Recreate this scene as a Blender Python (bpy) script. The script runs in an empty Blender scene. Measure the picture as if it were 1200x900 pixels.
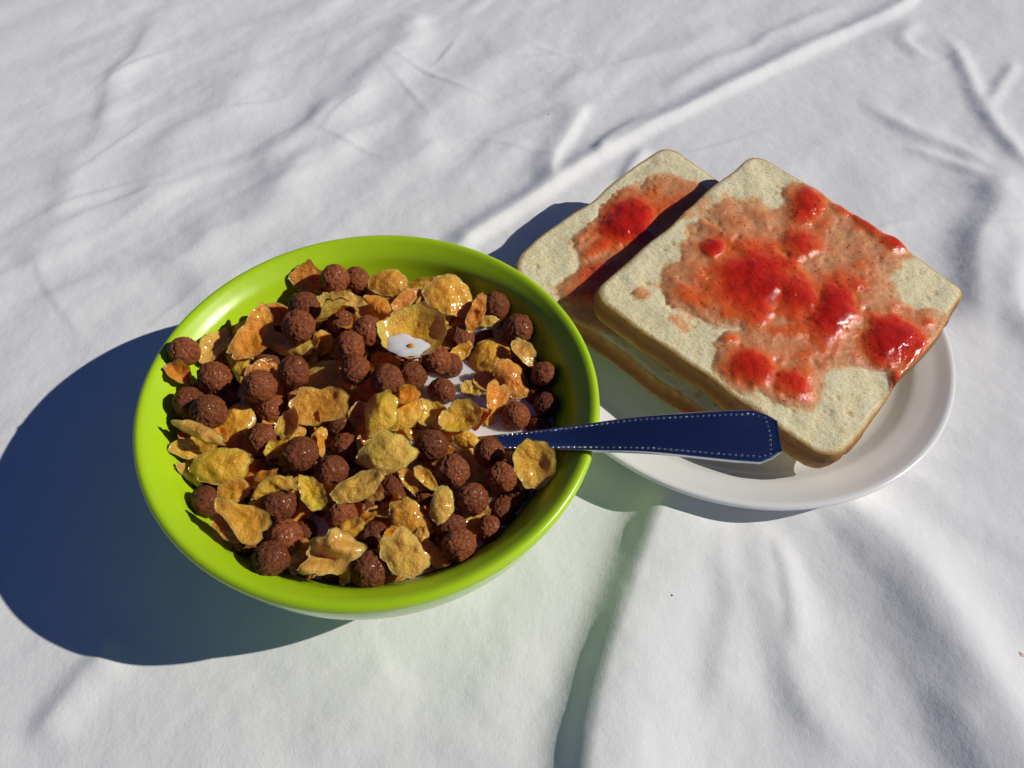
import bpy, math, random
import numpy as np
from mathutils import Vector, Matrix, noise as mn

# ------------------------------------------------------------------ camera, light, exposure
S = 0.01                     # everything below is written in centimetres
sc = bpy.context.scene
COL = sc.collection
F_PX, PITCH, ROLL, CAM_H = 911.713, 0.9199874, 0.0540955, 27.418966
_f = np.array([0, math.cos(PITCH), -math.sin(PITCH)])
_u = np.array([0, math.sin(PITCH), math.cos(PITCH)])
_r = np.array([1.0, 0, 0])
_c, _s = math.cos(ROLL), math.sin(ROLL)
RIGHT = _c * _r + _s * _u
UP = -_s * _r + _c * _u
CAM = np.array([0, 0, CAM_H])
cam = bpy.data.objects.new('camera', bpy.data.cameras.new('camera'))
COL.objects.link(cam)
m = Matrix.Identity(4)
for i in range(3):
    m[i][0], m[i][1], m[i][2], m[i][3] = RIGHT[i], UP[i], -_f[i], CAM[i] * S
cam.matrix_world = m
cam.data.sensor_width = 36
cam.data.lens = F_PX / 1200 * 36
cam.data.clip_start = 0.01
cam.data.clip_end = 50
sc.camera = cam

SUN_DIR = np.array([-1.40, -0.045, -1.0]); SUN_DIR /= np.linalg.norm(SUN_DIR)   # light travels this way
ELEV = math.asin(-SUN_DIR[2])
AZ = math.atan2(-SUN_DIR[0], -SUN_DIR[1])      # clockwise from +Y
w = bpy.data.worlds.new('World'); sc.world = w; w.use_nodes = True
nt = w.node_tree
sky = nt.nodes.new('ShaderNodeTexSky'); sky.sky_type = 'NISHITA'; sky.sun_disc = False
sky.sun_elevation = ELEV; sky.sun_rotation = AZ
sky.altitude = 400; sky.air_density = 1.0; sky.dust_density = 0.0; sky.ozone_density = 7.0
hs_ = nt.nodes.new('ShaderNodeHueSaturation'); hs_.inputs['Saturation'].default_value = 1.10; hs_.inputs['Hue'].default_value = .522; hs_.inputs['Value'].default_value = 1.0
nt.links.new(sky.outputs[0], hs_.inputs['Color'])
nt.links.new(hs_.outputs[0], nt.nodes['Background'].inputs[0])
nt.nodes['Background'].inputs[1].default_value = 0.05
sl = bpy.data.lights.new('sun', 'SUN'); so = bpy.data.objects.new('sun', sl); COL.objects.link(so)
sl.energy = 4.7; sl.angle = math.radians(0.53); sl.color = (1.0, 0.955, 0.87)
so.rotation_euler = Vector(SUN_DIR.tolist()).to_track_quat('-Z', 'Y').to_euler()
so.location = (1, 0, 1)
sc.view_settings.view_transform = 'Standard'; sc.view_settings.look = 'None'
sc.view_settings.exposure = -0.44; sc.view_settings.gamma = 1
sc.view_settings.use_curve_mapping = False
sc.cycles.max_bounces = 8
sc.cycles.diffuse_bounces = 5
sc.cycles.caustics_reflective = True
sc.cycles.sample_clamp_indirect = 4

rnd = random.Random(7)
rng = np.random.RandomState(11)

# ------------------------------------------------------------------ helpers
def at(px, py, z):
    """point of the world (cm) that lies at height z where the photo shows pixel px,py"""
    d = _f + RIGHT * (px - 600) / F_PX + UP * (450 - py) / F_PX
    return CAM + d * ((z - CAM_H) / d[2])

def at_plane(px, py, p0, n):
    d = _f + RIGHT * (px - 600) / F_PX + UP * (450 - py) / F_PX
    return CAM + d * (np.dot(p0 - CAM, n) / np.dot(d, n))

def to_px(P):
    d = np.asarray(P) - CAM
    z = d @ _f
    return np.stack([600 + F_PX * (d @ RIGHT) / z, 450 - F_PX * (d @ UP) / z], -1)

def tag(o, label=None, cat=None, group=None, kind=None):
    if label: o['label'] = label
    if cat: o['category'] = cat
    if group: o['group'] = group
    if kind: o['kind'] = kind
    return o

def empty(name, loc):
    o = bpy.data.objects.new(name, None); COL.objects.link(o)
    o.location = [c * S for c in loc]; o.empty_display_size = 0.01
    return o

def mesh_data(name, V, Fc, mat, smooth=True):
    me = bpy.data.meshes.new(name)
    me.from_pydata((np.asarray(V, float) * S).tolist(), [], Fc)
    if smooth: me.polygons.foreach_set('use_smooth', [True] * len(me.polygons))
    if mat: me.materials.append(mat)
    me.update()
    return me

def obj(name, V, Fc, mat, parent=None, origin=None, smooth=True, kind=None):
    """V in world cm; origin: where the object's own origin sits"""
    V = np.asarray(V, float)
    if parent is not None:
        base = np.array(parent['_o']); org = base
    else:
        org = np.array(origin if origin is not None else [0, 0, 0], float)
    me = mesh_data(name, V - org, Fc, mat, smooth)
    o = bpy.data.objects.new(name, me); COL.objects.link(o)
    if parent is not None: o.parent = parent
    else: o.location = (org * S).tolist()
    o['_o'] = org.tolist()
    if kind: o['kind'] = kind
    return o

def thing(name, loc, label, cat, group=None):
    o = empty(name, loc); o['_o'] = [float(c) for c in loc]
    return tag(o, label, cat, group)

def grid_faces(nu, nv, wrap=False, flip=False):
    F = []
    for i in range(nu - 1):
        for j in range(nv if wrap else nv - 1):
            a = i * nv + j; b = i * nv + (j + 1) % nv; c = (i + 1) * nv + (j + 1) % nv; d = (i + 1) * nv + j
            F.append((a, d, c, b) if flip else (a, b, c, d))
    return F

def catmull(P, n=6):
    P = [np.array(p, float) for p in P]
    Q = [2 * P[0] - P[1]] + P + [2 * P[-1] - P[-2]]
    out = []
    for i in range(1, len(Q) - 2):
        for k in range(n):
            t = k / n
            a, b, c, d = Q[i - 1:i + 3]
            out.append(.5 * ((2 * b) + (c - a) * t + (2 * a - 5 * b + 4 * c - d) * t * t + (3 * b - a - 3 * c + d) * t ** 3))
    out.append(Q[-2])
    return np.array(out)

def lathe(profile, cx, cy, n=160):
    """profile list of (r,z); first/last may be r=0"""
    V, F = [], []
    rows = []
    for r, z in profile:
        if r < 1e-6:
            rows.append([len(V)]); V.append((cx, cy, z))
        else:
            rows.append(list(range(len(V), len(V) + n)))
            for k in range(n):
                a = 2 * math.pi * k / n
                V.append((cx + r * math.cos(a), cy + r * math.sin(a), z))
    for A, B in zip(rows[:-1], rows[1:]):
        for k in range(n):
            k2 = (k + 1) % n
            if len(A) == 1: F.append((A[0], B[k2], B[k]))
            elif len(B) == 1: F.append((A[k], A[k2], B[0]))
            else: F.append((A[k], A[k2], B[k2], B[k]))
    return V, F

# smooth lattice noise for numpy grids
def vnoise(x, y, seed):
    g = np.random.RandomState(seed).rand(256, 256) * 2 - 1
    xi = np.floor(x).astype(int); yi = np.floor(y).astype(int)
    fx = x - xi; fy = y - yi
    fx = fx * fx * fx * (fx * (fx * 6 - 15) + 10); fy = fy * fy * fy * (fy * (fy * 6 - 15) + 10)
    a = g[xi % 256, yi % 256]; b = g[(xi + 1) % 256, yi % 256]
    c = g[xi % 256, (yi + 1) % 256]; d = g[(xi + 1) % 256, (yi + 1) % 256]
    return (a * (1 - fx) + b * fx) * (1 - fy) + (c * (1 - fx) + d * fx) * fy

# ------------------------------------------------------------------ materials
class MB:
    def __init__(s, name):
        s.m = bpy.data.materials.new(name); s.m.use_nodes = True
        s.t = s.m.node_tree; s.p = s.t.nodes['Principled BSDF']
        tc = s.n('ShaderNodeTexCoord'); mp = s.n('ShaderNodeMapping')
        mp.inputs['Scale'].default_value = (100, 100, 100)
        s.l(tc.outputs['Object'], mp.inputs[0]); s.co = mp.outputs[0]
    def n(s, ty, **kw):
        x = s.t.nodes.new(ty)
        for k, v in kw.items(): setattr(x, k, v)
        return x
    def l(s, a, b): s.t.links.new(a, b)
    def set(s, **kw):
        for k, v in kw.items():
            s.p.inputs[k.replace('_', ' ')].default_value = v
    def noise(s, scale, detail=4, rough=.55, dist=0, co=None):
        x = s.n('ShaderNodeTexNoise'); x.inputs['Scale'].default_value = scale
        x.inputs['Detail'].default_value = detail; x.inputs['Roughness'].default_value = rough
        x.inputs['Distortion'].default_value = dist
        s.l(co or s.co, x.inputs['Vector']); return x.outputs['Fac']
    def vor(s, scale, feature='F1', rand=1, co=None):
        x = s.n('ShaderNodeTexVoronoi', feature=feature); x.inputs['Scale'].default_value = scale
        x.inputs['Randomness'].default_value = rand
        s.l(co or s.co, x.inputs['Vector']); return x.outputs['Distance']
    def ramp(s, fac, stops, interp='LINEAR'):
        x = s.n('ShaderNodeValToRGB'); x.color_ramp.interpolation = interp
        e = x.color_ramp.elements
        while len(e) < len(stops): e.new(.5)
        for el, (p, c) in zip(e, stops):
            el.position = p; el.color = (*c, 1) if len(c) == 3 else c
        s.l(fac, x.inputs[0]); return x.outputs[0]
    def mix(s, fac, a, b, mode='MIX'):
        x = s.n('ShaderNodeMix', data_type='RGBA', blend_type=mode)
        for sock, v in ((x.inputs[0], fac), (x.inputs[6], a), (x.inputs[7], b)):
            if isinstance(v, (int, float)): sock.default_value = v
            elif isinstance(v, tuple): sock.default_value = (*v, 1) if len(v) == 3 else v
            else: s.l(v, sock)
        return x.outputs[2]
    def math(s, op, a, b=0):
        x = s.n('ShaderNodeMath', operation=op)
        for sock, v in ((x.inputs[0], a), (x.inputs[1], b)):
            if isinstance(v, (int, float)): sock.default_value = v
            else: s.l(v, sock)
        return x.outputs[0]
    def bump(s, h, strength, dist=.01, prev=None):
        x = s.n('ShaderNodeBump'); x.inputs['Strength'].default_value = strength
        x.inputs['Distance'].default_value = dist * S
        s.l(h, x.inputs['Height'])
        if prev is not None: s.l(prev, x.inputs['Normal'])
        return x.outputs[0]
    def attr(s, name):
        x = s.n('ShaderNodeAttribute', attribute_name=name); return x.outputs['Fac']

def mat_cloth():
    b = MB('white_cotton')
    wx = b.n('ShaderNodeTexWave', wave_type='BANDS', bands_direction='X'); wx.inputs['Scale'].default_value = 6.5
    wy = b.n('ShaderNodeTexWave', wave_type='BANDS', bands_direction='Y'); wy.inputs['Scale'].default_value = 6.5
    for q in (wx, wy):
        q.inputs['Distortion'].default_value = .8; q.inputs['Detail'].default_value = 1; b.l(b.co, q.inputs[0])
    weave = b.math('MULTIPLY', wx.outputs['Fac'], wy.outputs['Fac'])
    n1 = b.noise(.9, 5, .6)
    n2 = b.noise(9, 3, .6)
    b.l(b.ramp(b.noise(.16, 3), [(.3, (.79, .795, .80)), (.7, (.84, .84, .835))]), b.p.inputs['Base Color'])
    b.l(b.bump(weave, .25, .010, b.bump(n2, .22, .03, b.bump(n1, .4, .14))), b.p.inputs['Normal'])
    b.set(Roughness=.9, Sheen_Weight=.15, Sheen_Roughness=.5); b.p.inputs['Specular IOR Level'].default_value = .2
    return b.m

def mat_plastic(name, col, rough, sss=0, coat=0):
    b = MB(name)
    v = b.noise(.8, 4, .6)
    b.l(b.mix(v, tuple(c * .95 for c in col), tuple(min(1, c * 1.04) for c in col)), b.p.inputs['Base Color'])
    b.l(b.ramp(b.noise(1.4, 6, .7), [(.3, (rough * .8,) * 3), (.75, (rough * 1.35,) * 3)]), b.p.inputs['Roughness'])
    b.l(b.bump(b.noise(25, 3), .12, .004, b.bump(b.noise(.8, 2), .15, .05)), b.p.inputs['Normal'])
    if sss:
        b.set(Subsurface_Weight=sss, Subsurface_Scale=.004); b.p.inputs['Subsurface Radius'].default_value = (.6, 1, .2)
    b.set(Coat_Weight=coat, Coat_Roughness=.1)
    return b.m

def mat_ceramic():
    b = MB('white_glazed_ceramic')
    b.l(b.mix(b.noise(.5, 3), (.85, .84, .81), (.88, .875, .855)), b.p.inputs['Base Color'])
    b.l(b.ramp(b.noise(1.1, 6, .7), [(.3, (.12,) * 3), (.8, (.26,) * 3)]), b.p.inputs['Roughness'])
    b.l(b.bump(b.noise(.5, 2), .12, .06), b.p.inputs['Normal'])
    b.set(Coat_Weight=.4, Coat_Roughness=.06)
    return b.m

def mat_ball():
    b = MB('chocolate_cereal')
    oi = b.n('ShaderNodeObjectInfo')
    n = b.noise(5, 6, .7, .6); v = b.vor(6.5, 'DISTANCE_TO_EDGE'); fine = b.noise(22, 3, .7)
    col = b.ramp(n, [(.28, (.15, .034, .009)), (.5, (.34, .088, .024)), (.72, (.54, .17, .055))])
    crack = b.ramp(v, [(0, (.45,) * 3), (.10, (1,) * 3)])
    col = b.mix(.75, col, crack, 'MULTIPLY')
    hs = b.n('ShaderNodeHueSaturation'); b.l(col, hs.inputs['Color'])
    b.l(b.math('ADD', b.math('MULTIPLY', oi.outputs['Random'], .6), .70), hs.inputs['Value'])
    b.l(hs.outputs[0], b.p.inputs['Base Color'])
    b.l(b.ramp(b.noise(8, 3, .6), [(.35, (.32,) * 3), (.65, (.62,) * 3)]), b.p.inputs['Roughness'])
    b.l(b.bump(fine, .8, .05, b.bump(v, .6, .06, b.bump(n, .8, .11))), b.p.inputs['Normal'])
    b.set(Coat_Weight=.12, Coat_Roughness=.10); b.p.inputs['Specular IOR Level'].default_value = .3
    return b.m

def mat_flake():
    b = MB('corn_flake')
    oi = b.n('ShaderNodeObjectInfo')
    n = b.noise(1.7, 6, .65, .5); f = b.noise(7, 5, .7)
    tone = b.ramp(n, [(.25, (.68, .56, .45)), (.48, (.92, .90, .88)), (.75, (1.06, 1.14, 1.35))])
    col = b.mix(1, oi.outputs['Color'], tone, 'MULTIPLY')
    spk = b.ramp(f, [(.28, (.62, .45, .35)), (.45, (1, 1, 1))])
    col = b.mix(.7, col, spk, 'MULTIPLY')
    edge = b.attr('edge')
    col = b.mix(b.math('MULTIPLY', edge, .35), col, (.88, .55, .17))
    b.l(col, b.p.inputs['Base Color'])
    b.l(b.ramp(b.noise(3, 4), [(.35, (.10,) * 3), (.65, (.36,) * 3)]), b.p.inputs['Roughness'])
    b.l(b.bump(b.noise(14, 4, .75), .7, .04, b.bump(b.noise(5, 5, .65), .9, .12)), b.p.inputs['Normal'])
    b.set(Subsurface_Weight=.6, Subsurface_Scale=.0028, Coat_Weight=.5, Coat_Roughness=.10)
    b.p.inputs['Subsurface Radius'].default_value = (1.0, .45, .1)
    return b.m

def mat_milk():
    b = MB('milk')
    b.set(Base_Color=(.86, .84, .80, 1), Roughness=.12, Subsurface_Weight=.7, Subsurface_Scale=.004, Coat_Weight=.3)
    b.l(b.bump(b.noise(1.2, 3), .25, .06), b.p.inputs['Normal'])
    b.p.inputs['Subsurface Radius'].default_value = (1, .8, .6)
    return b.m

def mat_crumb():
    b = MB('bread_crumb')
    # open crumb: stretched, warped cells of several sizes
    wn = b.n('ShaderNodeTexNoise'); wn.inputs['Scale'].default_value = 2.5; wn.inputs['Detail'].default_value = 3; b.l(b.co, wn.inputs['Vector'])
    wco = b.mix(.16, b.co, wn.outputs['Color'], 'ADD')
    mp2 = b.n('ShaderNodeMapping'); mp2.inputs['Rotation'].default_value = (0, 0, .6); mp2.inputs['Scale'].default_value = (1, 1.9, 1); b.l(wco, mp2.inputs[0])
    n = b.noise(2.6, 5, .6); wv = b.vor(4.2, 'F1', 1, mp2.outputs[0]); w2 = b.vor(9, 'F1', 1, mp2.outputs[0]); f = b.noise(16, 5, .8, .4)
    cell = b.math('ADD', b.math('MULTIPLY', wv, .55), b.math('MULTIPLY', w2, .35))
    cell = b.math('ADD', cell, b.math('MULTIPLY', b.math('SUBTRACT', f, .5), .5))
    pore = b.ramp(cell, [(.12, (.66, .48, .20)), (.30, (.95, .88, .72)), (.48, (1, 1, 1))])
    col = b.ramp(n, [(.3, (.94, .80, .46)), (.6, (.98, .88, .59))])
    col = b.mix(.6, col, pore, 'MULTIPLY')
    col = b.mix(b.attr('pit'), col, (.66, .50, .22))
    # toasted browning that is really in the loaf's outer few millimetres
    e = b.math('ADD', b.attr('edge'), b.math('MULTIPLY', b.math('SUBTRACT', b.noise(3, 4), .5), .5))
    col = b.mix(b.ramp(e, [(.50, (0,) * 3), (.95, (1,) * 3)]), col, (.56, .30, .08))
    stain = b.math('ADD', b.attr('stain'), b.math('MULTIPLY', b.math('SUBTRACT', b.noise(5, 5, .7), .5), 1.0))
    col = b.mix(b.ramp(stain, [(.25, (0,) * 3), (.8, (.85,) * 3)]), col, (.88, .42, .17))
    b.l(col, b.p.inputs['Base Color'])
    b.l(b.bump(f, .4, .03, b.bump(cell, .55, .08, b.bump(n, .3, .08))), b.p.inputs['Normal'])
    b.set(Roughness=.85, Subsurface_Weight=.25, Subsurface_Scale=.002)
    b.p.inputs['Subsurface Radius'].default_value = (1, .7, .35)
    b.p.inputs['Specular IOR Level'].default_value = .25
    return b.m

def mat_crust():
    b = MB('bread_crust')
    h = b.attr('h')
    n = b.noise(2.2, 6, .7); f = b.noise(9, 5, .7)
    t = b.math('ADD', h, b.math('MULTIPLY', b.math('SUBTRACT', n, .5), .55))
    col = b.ramp(t, [(.0, (.52, .26, .06)), (.05, (.36, .15, .028)), (.42, (.22, .075, .012)), (.75, (.36, .155, .028)), (.98, (.60, .38, .13))])
    col = b.mix(.5, col, b.ramp(f, [(.3, (.6, .5, .42)), (.55, (1, 1, 1))]), 'MULTIPLY')
    b.l(col, b.p.inputs['Base Color'])
    b.l(b.bump(f, .6, .04, b.bump(n, .6, .12)), b.p.inputs['Normal'])
    b.set(Roughness=.55); b.p.inputs['Specular IOR Level'].default_value = .35
    return b.m

def mat_jam():
    b = MB('strawberry_jam')
    t = b.attr('thick')
    n = b.noise(3.5, 6, .7, .8); f = b.noise(13, 4, .7)
    tt = b.math('ADD', t, b.math('MULTIPLY', b.math('SUBTRACT', n, .5), .42))
    col = b.ramp(tt, [(.04, (.93, .50, .22)), (.20, (.88, .36, .14)), (.40, (.86, .17, .035)), (.70, (.74, .048, .008)), (1, (.56, .016, .004))])
    b.l(col, b.p.inputs['Base Color'])
    b.l(b.ramp(tt, [(.1, (.42,) * 3), (.5, (.09,) * 3)]), b.p.inputs['Roughness'])
    thin = b.ramp(tt, [(.15, (1,) * 3), (.6, (.12,) * 3)])
    h = b.math('MULTIPLY', b.math('ADD', b.math('MULTIPLY', f, .4), n), thin)
    b.l(b.bump(h, .75, .10, b.bump(b.noise(6, 4, .6), .35, .05, b.bump(b.noise(2.2, 3), .45, .14))), b.p.inputs['Normal'])
    b.set(Subsurface_Weight=.35, Subsurface_Scale=.003, Coat_Weight=.2, Coat_Roughness=.04)
    b.p.inputs['Subsurface Radius'].default_value = (1, .15, .06)
    # thin smears let the crumb below show
    al = b.ramp(tt, [(.02, (.0,) * 3), (.16, (.72,) * 3), (.4, (1,) * 3)])
    b.l(al, b.p.inputs['Alpha'])
    return b.m

def mat_simple(name, col, rough, metal=0, bump=.2, sc_=6):
    b = MB(name)
    b.l(b.mix(b.noise(sc_, 4), tuple(c * .85 for c in col), tuple(min(1, c * 1.1) for c in col)), b.p.inputs['Base Color'])
    b.set(Roughness=rough, Metallic=metal)
    if bump: b.l(b.bump(b.noise(sc_ * 2, 3), bump, .03), b.p.inputs['Normal'])
    return b.m

def mat_steel():
    b = MB('polished_stainless_steel')
    b.set(Base_Color=(.54, .55, .57, 1), Metallic=1)
    mp = b.n('ShaderNodeMapping'); mp.inputs['Scale'].default_value = (.6, 14, 14); b.l(b.co, mp.inputs[0])
    sm = b.noise(1, 4, .7, 0, mp.outputs[0])
    b.l(b.ramp(sm, [(.3, (.10,) * 3), (.8, (.22,) * 3)]), b.p.inputs['Roughness'])
    b.l(b.bump(b.noise(.7, 2), .1, .05), b.p.inputs['Normal'])
    return b.m

M = dict(cloth=mat_cloth(),
         green=mat_plastic('lime_green_melamine', (.43, .66, .010), .30, 0, 0),
         white=mat_plastic('pale_green_melamine', (.52, .77, .26), .22, 0, .3),
         ceramic=mat_ceramic(), ball=mat_ball(), flake=mat_flake(), milk=mat_milk(),
         crumb=mat_crumb(), crust=mat_crust(), jam=mat_jam(), steel=mat_steel(),
         seed=mat_simple('strawberry_seed', (.16, .03, .01), .35, 0, 0),
         speck=mat_simple('cereal_crumb', (.12, .06, .02), .8))

# ------------------------------------------------------------------ tablecloth
BX, BY = -4.886, 16.176           # bowl centre
PX, PY = 9.814, 23.917            # plate centre

xs = np.concatenate([np.linspace(-75, -30, 60, endpoint=False), np.linspace(-30, 36, 560, endpoint=False), np.linspace(36, 85, 60)])
ys = np.concatenate([np.linspace(-35, 1, 50, endpoint=False), np.linspace(1, 48, 430, endpoint=False), np.linspace(48, 62, 70, endpoint=False), np.linspace(62, 120, 50)])
X, Y = np.meshgrid(xs, ys, indexing='ij')

def fold(pts, H, wl, wr, taper=.18, wob=.35, seed=0):
    """a crest through photo pixels; wl / wr: its width to the -x / +x side, cm"""
    P = catmull([at(px, py, 0)[:2] for px, py in pts], 6)
    Xw = X + wob * vnoise(X * .35, Y * .35, 40 + seed); Yw = Y + wob * vnoise(X * .35, Y * .35, 80 + seed)
    best = np.full(X.shape, 1e9); side = np.zeros(X.shape); par = np.zeros(X.shape)
    n = len(P) - 1
    for i in range(n):
        a, b_ = P[i], P[i + 1]; d = b_ - a; L2 = d @ d + 1e-9
        t = np.clip(((Xw - a[0]) * d[0] + (Yw - a[1]) * d[1]) / L2, 0, 1)
        dx = Xw - a[0] - t * d[0]; dy = Yw - a[1] - t * d[1]
        dd = dx * dx + dy * dy
        k = dd < best
        # right side = the side with larger x (or, for flat folds, smaller y)
        nrm = np.array([d[1], -d[0]]); nrm = nrm if nrm[0] > 0 else -nrm
        best = np.where(k, dd, best); side = np.where(k, dx * nrm[0] + dy * nrm[1], side); par = np.where(k, (i + t) / n, par)
    dist = np.sqrt(best); wd = np.where(side < 0, wl, wr)
    end = np.clip(par / taper, 0, 1) * np.clip((1 - par) / taper, 0, 1)
    end = end * end * (3 - 2 * end)
    return H * end * np.exp(-(dist / wd) ** 2)

Z = np.zeros_like(X)
FOLDS = [
 # the steep fold between bowl and plate, running to the lower edge
 ([(795, 540), (778, 600), (748, 680), (722, 760), (700, 850), (690, 960), (685, 1050)], .90, .95, 3.0, .10, .05),
 # wide fold to the lower right corner
 ([(900, 540), (985, 600), (1055, 665), (1108, 745), (1168, 850), (1230, 960)], .95, 1.9, 1.7, .10, .1),
 ([(1080, 800), (1130, 880), (1180, 980)], .15, .9, .9, .3, .1),
 ([(868, 590), (890, 650), (905, 720), (950, 820), (990, 930)], .30, .9, 1.4, .25, .3),
 ([(822, 600), (850, 700), (842, 780), (830, 860)], .20, .6, 1.2, .25, .4),
 ([(900, 620), (925, 700), (930, 780)], .14, .4, .7, .3, .3),
 # right of the bread
 ([(1160, 400), (1146, 350), (1146, 290), (1168, 235), (1215, 185)], .66, 1.1, 2.0, .25, .25),
 ([(1240, 420), (1190, 370), (1185, 320), (1210, 270)], .4, .9, 1.2, .25, .25),
 ([(1105, 35), (1130, 85), (1152, 128), (1180, 165), (1230, 220)], .28, .6, .75, .2, .2),
 ([(1195, 70), (1172, 100), (1150, 130)], .22, .45, .5, .25, .2),
 ([(1000, 110), (1060, 150), (1120, 175), (1190, 215)], .24, .7, .8, .3, .3),
 ([(1055, 175), (1110, 190), (1165, 212)], .20, .5, .6, .3, .2),
 ([(1075, 20), (1058, 45), (1100, 80)], .2, .7, .6, .3, .2),
 # the long diagonal crease behind the bread
 ([(1075, -5), (1050, 12), (985, 42), (900, 82), (820, 122), (745, 158), (690, 190), (640, 222), (585, 258), (520, 300)], .46, .85, .40, .05, .06),
 ([(1010, -5), (900, 45), (820, 85), (770, 110)], .16, .6, .6, .2, .3),
 ([(690, 118), (668, 150), (648, 185), (640, 222)], .30, .9, .45, .2, .1),
 ([(770, 130), (712, 165), (700, 190)], .18, .5, .5, .3, .2),
 ([(760, 170), (740, 195), (728, 225)], .25, .45, .6, .3, .1),
 # long soft folds across the upper left
 ([(500, 10), (478, 40), (440, 85), (395, 130), (330, 180), (280, 235)], .40, 1.3, 1.5, .2, .7),
 ([(470, 120), (400, 170), (320, 230), (230, 300), (170, 350)], .28, 1.3, 1.6, .2, .8),
 ([(190, 10), (165, 50), (140, 85), (128, 125), (105, 190)], .16, .6, 1.1, .2, .3),
 ([(110, 160), (70, 240), (20, 320)], .2, 1.2, 1.6, .2, .7),
 ([(330, 60), (270, 120), (210, 170), (150, 260)], .22, 1.1, 1.4, .2, .8),
 ([(620, 30), (560, 90), (500, 150), (440, 230)], .22, 1.3, 1.3, .2, .8),
 ([(860, 20), (780, 60), (700, 90), (620, 110)], .16, 1.0, 1.0, .2, .6),
 ([(640, 620), (600, 720), (560, 820), (540, 900)], .10, 1.0, 1.4, .2, .6),
 ([(150, 750), (90, 800), (30, 870)], .20, .5, .9, .25, .3),
 ([(470, 760), (420, 820), (390, 900)], .10, 1.0, 1.5, .25, .8),
]
for i, (pts, H, wl, wr, tp, wb) in enumerate(FOLDS):
    Z += fold(pts, H, wl, wr, tp, wb, i)
# many weaker creases, mostly running down to the left behind the bowl and away from the plate in front
ca, sa = math.cos(math.radians(52)), math.sin(math.radians(52))
U = X * ca + Y * sa; W_ = -X * sa + Y * ca
U += 1.2 * vnoise(X * .13, Y * .13, 3); W_ += 1.4 * vnoise(X * .13, Y * .13, 4)
back = 1 / (1 + np.exp(-(Y - 21 - .25 * X) / 2.5))
n1 = vnoise(U * .16, W_ * .42, 5); n2 = vnoise(U * .30, W_ * .95, 6); n3 = vnoise(X * .9, Y * .8, 7); n4 = vnoise(U * .5, W_ * 1.9, 8)
n5 = vnoise(U * .35 + 5, W_ * .75, 15)
calm = .62 + .38 / (1 + np.exp((X - 2) / 3))
Z += back * calm * (.11 * n1 + .036 * n2 + .022 * n5 * (1 + n1) + .015 * n3 + .006 * n4)
th = np.arctan2(Y - 21, X - 8); rr = np.hypot(X - 8, Y - 21)
f1 = vnoise(th * 5.5, rr * .14, 9); f2 = vnoise(th * 12, rr * .22, 10)
Z += (1 - back) * (.12 * f1 + .045 * f2) / (1 + np.exp(-(X - 11) / 1.5)) + (1 - back) * (.03 * f1 + .014 * n3)
Z += .04 * vnoise(X * .35, Y * .35, 12) + .008 * vnoise(X * 1.9, Y * 1.9, 13)
# a few short creases pressed into the cotton
for k in range(26):
    x0, y0 = rng.uniform(-26, 30), rng.uniform(24, 50); a0 = math.radians(rng.uniform(15, 75)) if rng.rand() < .75 else math.radians(rng.uniform(100, 170))
    L0 = rng.uniform(1.2, 3.5); dx_ = X - x0; dy_ = Y - y0
    al = dx_ * math.cos(a0) + dy_ * math.sin(a0); ac = -dx_ * math.sin(a0) + dy_ * math.cos(a0) + .15 * al * al / L0 * rng.uniform(-1, 1)
    Z += rng.uniform(.03, .075) * np.exp(-(al / L0) ** 2) * np.exp(-(ac / np.where(ac > 0, .18, .45)) ** 2)
# the dishes press the cloth flat
db = np.hypot(X - BX, Y - BY); dp = np.hypot(X - PX, Y - PY)
sm = lambda d, a, b: np.clip((d - a) / (b - a), 0, 1) ** 2 * (3 - 2 * np.clip((d - a) / (b - a), 0, 1))
Zn = Z - .02
Zn = Zn * sm(db, 4.7, 7.6) * sm(dp, 6.0, 8.8)
lim = np.where(dp < 10.2, .85, 9.0)
Zn = np.where(dp < 10.2, np.minimum(Zn, .9), Zn)
Zn = Zn + (sm(db, 4.4, 6) * sm(dp, 5.8, 7) - 1) * .03 - .01
ZG = Zn
def cloth_z(x, y):
    i = int(np.clip(np.searchsorted(xs, x), 1, len(xs) - 1)); j = int(np.clip(np.searchsorted(ys, y), 1, len(ys) - 1))
    return float(ZG[i, j])
nx_, ny_ = X.shape
V = np.stack([X, Y, ZG], -1).reshape(-1, 3)
idx = np.arange(nx_ * ny_).reshape(nx_, ny_)
Fq = np.stack([idx[:-1, :-1], idx[1:, :-1], idx[1:, 1:], idx[:-1, 1:]], -1).reshape(-1, 4)
me = bpy.data.meshes.new('tablecloth')
me.vertices.add(len(V)); me.vertices.foreach_set('co', (V * S).ravel())
me.loops.add(Fq.size); me.loops.foreach_set('vertex_index', Fq.ravel())
me.polygons.add(len(Fq)); me.polygons.foreach_set('loop_start', np.arange(0, Fq.size, 4)); me.polygons.foreach_set('use_smooth', [True] * len(Fq))
me.update(calc_edges=True); me.validate(); me.materials.append(M['cloth'])
cloth = bpy.data.objects.new('tablecloth', me); COL.objects.link(cloth)
tag(cloth, 'creased white cotton cloth spread out under the bowl and the plate', 'tablecloth')

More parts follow.
